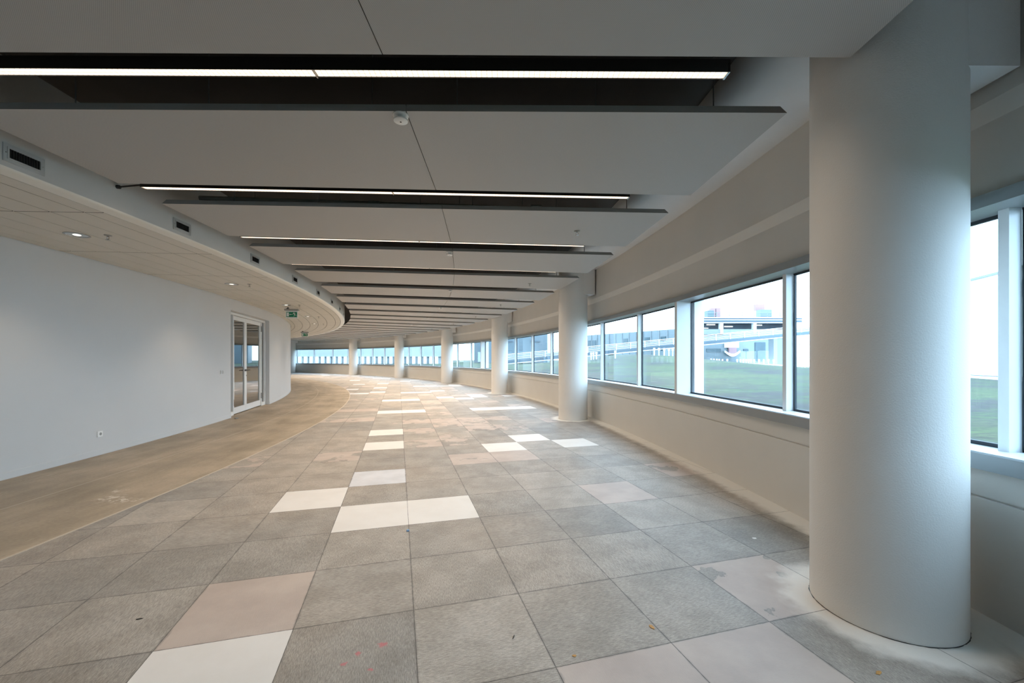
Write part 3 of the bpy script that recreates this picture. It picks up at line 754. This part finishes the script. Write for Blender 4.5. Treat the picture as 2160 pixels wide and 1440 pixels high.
blob('dry_leaf', (.721, 2.117, 0), .010, .020, .003, M['leaf'], 'yellow brown leaf scrap on the grey tile mid-floor', 'leaf', .3)
blob('dry_leaf', (.29, 1.911, 0), .012, .008, .003, M['leaf'], 'small orange leaf scrap near the bottom centre tile', 'leaf')
blob('paper_scrap', (1.865, 3.158, 0), .020, .013, .002, M['scrap'], 'white paper scrap left of the nearest pillar', 'scrap', .2)
blob('wood_chip', (.008, 2.04, 0), .004, .016, .004, M['dark'], 'dark splinter on the grey tile near the bottom centre', 'splinter', -.3)
blob('wood_chip', (-1.98, 2.18, 0), .016, .004, .004, M['dark'], 'dark splinter on the brown tile at lower left', 'splinter', .3)
blob('floor_plug', (-6.31, 9.40, 0), .05, .04, .022, M['grey'], 'small grey floor plug in front of the glazed door', 'plug')

# ------------------------------------------------------------------ outside
def gz(x, y):
    return .72 + .95*math.exp(-((x-9.2)**2/(2*4.3**2)+(y-31)**2/(2*8.0**2)))
mb = MB(); grid = {}; radii = [42.29, 42.6, 43.2, 44, 45, 46, 47.5, 49, 51, 53, 55, 57, 59, 61, 63, 66, 69, 72, 76, 80, 85, 90, 96, 103, 110, 118, 127, 137]
angs = [-30+1.5*k for k in range(77)]
for i, rr in enumerate(radii):
    for j, an in enumerate(angs):
        p = P(rr, an)
        lim = 9.9+.366*p.y+.6
        if p.x > lim:                    # stop at the kerb line
            c, sn = math.cos(R(an)), math.sin(R(an))
            t = (9.9+.366*CY+.6-CX)/(c-.366*sn) if c-.366*sn > 1e-3 else rr
            p = P(min(rr, max(t, 42.3)), an)
        grid[i, j] = mb.vert((p.x, p.y, gz(p.x, p.y)))
for i in range(len(radii)-1):
    for j in range(len(angs)-1):
        mb.face([grid[i, j], grid[i+1, j], grid[i+1, j+1], grid[i, j+1]])
lawn = mb.build('lawn', M['grass'], recalc=False, smooth=True)
tag(lawn, 'patchy green and brown grass outside the windows', 'grass', kind='stuff')
# white edge rail along the lawn
def fx(y, off=0.0): return 9.9+.366*y+off
def oriented(mb, a, b, hw, z0, z1, mat=0):
    a = Vector((a[0], a[1], 0)); b = Vector((b[0], b[1], 0)); d = (b-a).normalized(); n = Vector((-d.y, d.x, 0))
    mb.prism([tuple((a-n*hw).xy), tuple((b-n*hw).xy), tuple((b+n*hw).xy), tuple((a+n*hw).xy)], z0, z1, mat)
mb = MB(); oriented(mb, (fx(4), 4), (fx(100), 100), .10, .66, .82)
tag(mb.build('kerb', M['o_white']), 'white kerb line along the far edge of the lawn', 'kerb')
picks = [(1500, 36), (1506, 36), (1512, 36), (1517, 36), (1524, 36), (1534, 35), (1555, 34), (1562, 34), (1568, 33), (1574, 33), (1579, 33), (1584, 32), (1591, 32), (1601, 31), (1611, 31), (1621, 30), (1632, 30),
         (1669, 24), (1680, 23), (1691, 23), (1698, 22), (1380, 27), (1390, 27), (1401, 27), (1411, 27), (1419, 27), (1247, 27), (1252, 27), (1258, 27), (1298, 26)]
mk = None
for x, d in picks:
    X = (x-1080)/866*d; z = gz(X, d)
    if mk is None:
        mk = empty('marker_post', (X, d, z), 0, 'white marker post standing on the lawn outside the windows', 'post', 'white marker posts on the lawn')
        mb = MB(); mb.box(-.032, .032, -.03, .03, 0.0, .40); mb.build('stake', M['o_white'], mk)
        mb = MB(); mb.box(-.06, .06, -.035, .035, .34, .50); mb.build('head', M['o_white'], mk)
    else:
        c = copy_tree(mk); c.location = (X, d, z); c.rotation_euler = (0, 0, random.uniform(-.6, .6)); 
# white building on the right
e = empty('white_building', (fx(14, 2.6), 14, 0), 0, 'white clad building beyond the lawn, seen right of the nearest pillar', 'building'); inv = Matrix.Translation(-e.location)
def epart(mb, name, mat, **kw):
    o = mb.build(name, mat, e, **kw); o.matrix_parent_inverse = inv; return o
mb = MB(); oriented(mb, (fx(2, 3.2), 2), (fx(20, 3.2), 20), .6, .72, 4.5); epart(mb, 'wall', M['o_white'])
mb = MB(); oriented(mb, (fx(2, 3.2), 2), (fx(20, 3.2), 20), .5, -.5, .72); epart(mb, 'plinth', M['o_beam'])
mb = MB(); oriented(mb, (fx(2, 3.2), 2), (fx(20, 3.2), 20), .66, 4.5, 4.58); epart(mb, 'parapet_cap', M['o_band'])
mb = MB(); oriented(mb, (fx(13.9, 2.56), 13.9), (fx(14.2, 2.56), 14.2), .03, 3.5, 4.1); epart(mb, 'slot_window', M['o_pale'])
# parking garage straight out of the window bay
Z = 62.0; s = Z/866
def gx(x): return (x-1080)*s
def gzv(y): return H_EYE+(755-y)*s
e = empty('parking_garage', (gx(1560), Z, 0), 0, 'pale parking garage with open decks, seen through the nearest window bay', 'building'); inv = Matrix.Translation(-e.location)
mb = MB(); mb.box(gx(1478), gx(1692), Z, Z+4, gzv(681), gzv(670)); epart(mb, 'roof_deck', M['o_beam'])
for y0, y1 in ((675.2, 673.8), (681.2, 679.8), (670.5, 668.8)):
    mb = MB(); mb.box(gx(1478), gx(1692), Z-.1, Z, gzv(y0), gzv(y1)); epart(mb, 'band', M['o_white'])
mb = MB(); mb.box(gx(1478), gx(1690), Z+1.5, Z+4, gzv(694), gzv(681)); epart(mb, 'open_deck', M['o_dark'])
mb = MB(); mb.box(gx(1478), gx(1690), Z, Z+4, gzv(705), gzv(694)); epart(mb, 'deck_parapet', M['o_band'])
mb = MB(); mb.box(gx(1478), gx(1690), Z+.3, Z+4, -.5, gzv(705)); epart(mb, 'lower_wall', M['o_pale'])
for x in (1522, 1592, 1660):
    mb = MB(); mb.box(gx(x-3), gx(x+3), Z-.1, Z+.5, gzv(704), gzv(681)); epart(mb, 'pillar', M['o_white'])
M['o_lit'] = emis('garage_tube_light', (1, .97, .85), 3.0)
for x, y in ((1509, 683), (1547, 687), (1494, 690.5), (1610, 684)):
    mb = MB(); mb.box(gx(x-9), gx(x+9), Z+1.35, Z+1.48, gzv(y+.6), gzv(y-.6)); epart(mb, 'tube_light', M['o_lit'])
mb = MB()
for y in (659, 664.5): mb.box(gx(1478), gx(1692), Z+.2, Z+.26, gzv(y+.35), gzv(y-.35))
for x in range(1486, 1692, 27): mb.box(gx(x-.5), gx(x+.5), Z+.2, Z+.28, gzv(669), gzv(659))
epart(mb, 'roof_railing', M['o_band'])
for x0, x1, y0, y1, nm, mt in ((1500, 1513, 669, 653, 'plant_box', 'o_box'), (1613, 1637, 669, 651, 'stair_head', 'o_pale')):
    mb = MB(); mb.box(gx(x0), gx(x1), Z+1, Z+2.2, gzv(y0), gzv(y1)); epart(mb, nm, M[mt])
for x0, x1, y0, y1 in ((1515.5, 1525.5, 668, 645.5), (1527.5, 1537, 668, 645), (1614, 1634, 651, 637)):
    mb = MB(); mb.box(gx(x0), gx(x1), Z+2.4, Z+3, gzv(y0), gzv(y1)); epart(mb, 'red_panel', M['o_pink'])
# ramp
Z = 46.0; s = Z/866
e = empty('access_ramp', (gx(1420), Z, 0), 0, 'long sloping car ramp with white railings crossing the window view', 'ramp'); inv = Matrix.Translation(-e.location)
def slope(mb, yt, yb, x0=1050, x1=1760, dz=0.0, dep=.25, mat=0):
    k = -.0965
    a0, a1 = (x0-1240)*k, (x1-1240)*k
    v = []
    for yy in (Z+dz, Z+dz+dep):
        v += [mb.vert((gx(x0), yy, gzv(yb+a0))), mb.vert((gx(x1), yy, gzv(yb+a1))), mb.vert((gx(x1), yy, gzv(yt+a1))), mb.vert((gx(x0), yy, gzv(yt+a0)))]
    mb.face([v[0], v[1], v[2], v[3]], mat); mb.face([v[7], v[6], v[5], v[4]], mat)
    for i in range(4): mb.face([v[i], v[i+4], v[(i+1) % 4+4], v[(i+1) % 4]], mat)
mb = MB(); slope(mb, 744.0, 750.2, dep=6.0); epart(mb, 'deck_beam', M['o_beam'])
mb = MB(); slope(mb, 750.2, 751.6, dz=-.05, dep=6.1); epart(mb, 'lower_edge', M['o_white'])
mb = MB(); slope(mb, 735.5, 744.0, dz=0, dep=.15); epart(mb, 'barrier', M['o_band'])
mb = MB(); slope(mb, 730.3, 731.6, dz=.02, dep=.1)
slope(mb, 733.6, 734.3, dz=.02, dep=.06); slope(mb, 737.5, 738.2, dz=-.06, dep=.05); slope(mb, 741, 741.7, dz=-.06, dep=.05)
for x in range(1060, 1750, 30): slope(mb, 731, 744, x-.6, x+.6, dz=-.08, dep=.1)
epart(mb, 'railing', M['o_white'])
for x in (1300, 1480, 1660):
    mb = MB(); mb.box(gx(x-4), gx(x+4), Z+2, Z+3, .3, gzv(750-.0965*(x-1240))); epart(mb, 'ramp_pier', M['o_band'])
# glass hall under the ramp with a white sign and pale red panel
Z = 54.0; s = Z/866
e = empty('glass_hall', (gx(1600), Z, 0), 0, 'low glazed hall under the car ramp, with dark opening', 'building'); inv = Matrix.Translation(-e.location)
mb = MB(); mb.box(gx(1430), gx(1760), Z, Z+5, -.5, gzv(716)); epart(mb, 'glazed_wall', M['o_pale'])
mb = MB(); mb.box(gx(1592), gx(1614), Z-.08, Z, gzv(762), gzv(722)); mb.box(gx(1490), gx(1520), Z-.08, Z, gzv(742), gzv(735)); mb.box(gx(1568), gx(1578), Z-.08, Z, gzv(741), gzv(736)); epart(mb, 'dark_glazing', M['o_glass'])
mb = MB(); mb.box(gx(1662), gx(1760), Z-.15, Z-.02, gzv(772), gzv(708)); epart(mb, 'pale_panels', M['o_white'])
mb = MB()
for x in (1685, 1712): mb.box(gx(x-.3), gx(x+.3), Z-.2, Z-.15, gzv(772), gzv(708))
for y in (727, 754): mb.box(gx(1662), gx(1760), Z-.2, Z-.15, gzv(y+.3), gzv(y-.3))
epart(mb, 'panel_joints', M['o_pale'])
e = empty('bowl_sign', (gx(1542), Z-.3, 0), 0, 'white bowl shaped sign with a pale red block under the ramp', 'sign'); inv = Matrix.Translation(-e.location)
mb = MB()
pts = [(1526+32*i/12, 743+9*math.sin(PI*i/12)) for i in range(13)]+[(1558-32*i/12, 739+7*math.sin(PI*i/12)) for i in range(13)]
lo = [mb.vert((gx(x), Z-.4, gzv(y))) for x, y in pts]; hi = [mb.vert((gx(x), Z-.2, gzv(y))) for x, y in pts]
mb.face(lo); mb.face(hi[::-1])
for i in range(26): mb.face([lo[i], lo[(i+1) % 26], hi[(i+1) % 26], hi[i]])
epart(mb, 'bowl', M['o_white'])
mb = MB(); mb.box(gx(1535), gx(1551), Z-.35, Z-.1, gzv(751), gzv(733)); epart(mb, 'red_block', M['o_pink'])
mb = MB(); mb.box(gx(1527), gx(1557), Z-.2, Z-.05, gzv(733), gzv(721)); epart(mb, 'white_board', M['o_white'])
# office block behind the ramp, blue-grey block further left, colonnaded wing straight ahead
e = empty('office_block', (15, 72, 0), 0, 'pale blue clad office block behind the ramp with a rising roof line', 'building'); inv = Matrix.Translation(-e.location)
A, B = Vector((12.5, 84, 0)), Vector((25.5, 62, 0))
mb = MB(); d = (B-A).normalized(); n = Vector((-d.y, d.x, 0))*-1
if n.y < 0: n = -n
q = [A, B, B+n*12, A+n*12]
mb.prism([tuple(p.xy) for p in q], -.5, H_EYE+4.45*1.0); epart(mb, 'wall', M['o_pale'])
for i in range(16):
    p = A+d*(B-A).length*(i+.5)/16
    mb = MB(); oriented(mb, (p-d*.05)[:2], (p+d*.05)[:2], .12, -.5, H_EYE+4.4); epart(mb, 'panel_rib', M['o_band'])
for i in (3, 4, 9, 11, 12, 14):
    p = A+d*(B-A).length*i/16
    mb = MB(); oriented(mb, (p-d*.5)[:2], (p+d*.5)[:2], .06, H_EYE+1.2, H_EYE+3.4); epart(mb, 'window', M['o_glass'])
Z = 58.0; s = Z/866
e = empty('grey_block', (gx(1100), Z, 0), 0, 'blue grey windowless block seen through the second window bay', 'building'); inv = Matrix.Translation(-e.location)
mb = MB(); mb.box(gx(1000), gx(1155), Z, Z+14, -.5, gzv(690)); epart(mb, 'wall', M['o_grey'])
for x0, x1 in ((1118, 1139), (1062, 1081)):
    mb = MB(); mb.box(gx(x0), gx(x1), Z-.1, Z, gzv(721), gzv(718)); epart(mb, 'slot_window', M['o_beam'])
Z = 48.0; s = Z/866
e = empty('colonnaded_wing', (gx(760), Z, 0), 0, 'long pale wing with white piers seen through the far windows', 'building'); inv = Matrix.Translation(-e.location)
mb = MB(); mb.box(gx(540), gx(935), Z, Z+8, gzv(752), gzv(690)); epart(mb, 'upper_wall', M['o_wing'])
mb = MB(); mb.box(gx(540), gx(935), Z+.25, Z+8, -.5, gzv(752)); epart(mb, 'recess_wall', M['o_wing'])
for x in range(546, 930, 12):
    mb = MB(); mb.box(gx(x), gx(x+6), Z-.15, Z+.25, -.5, gzv(752)); epart(mb, 'pier', M['o_white'])
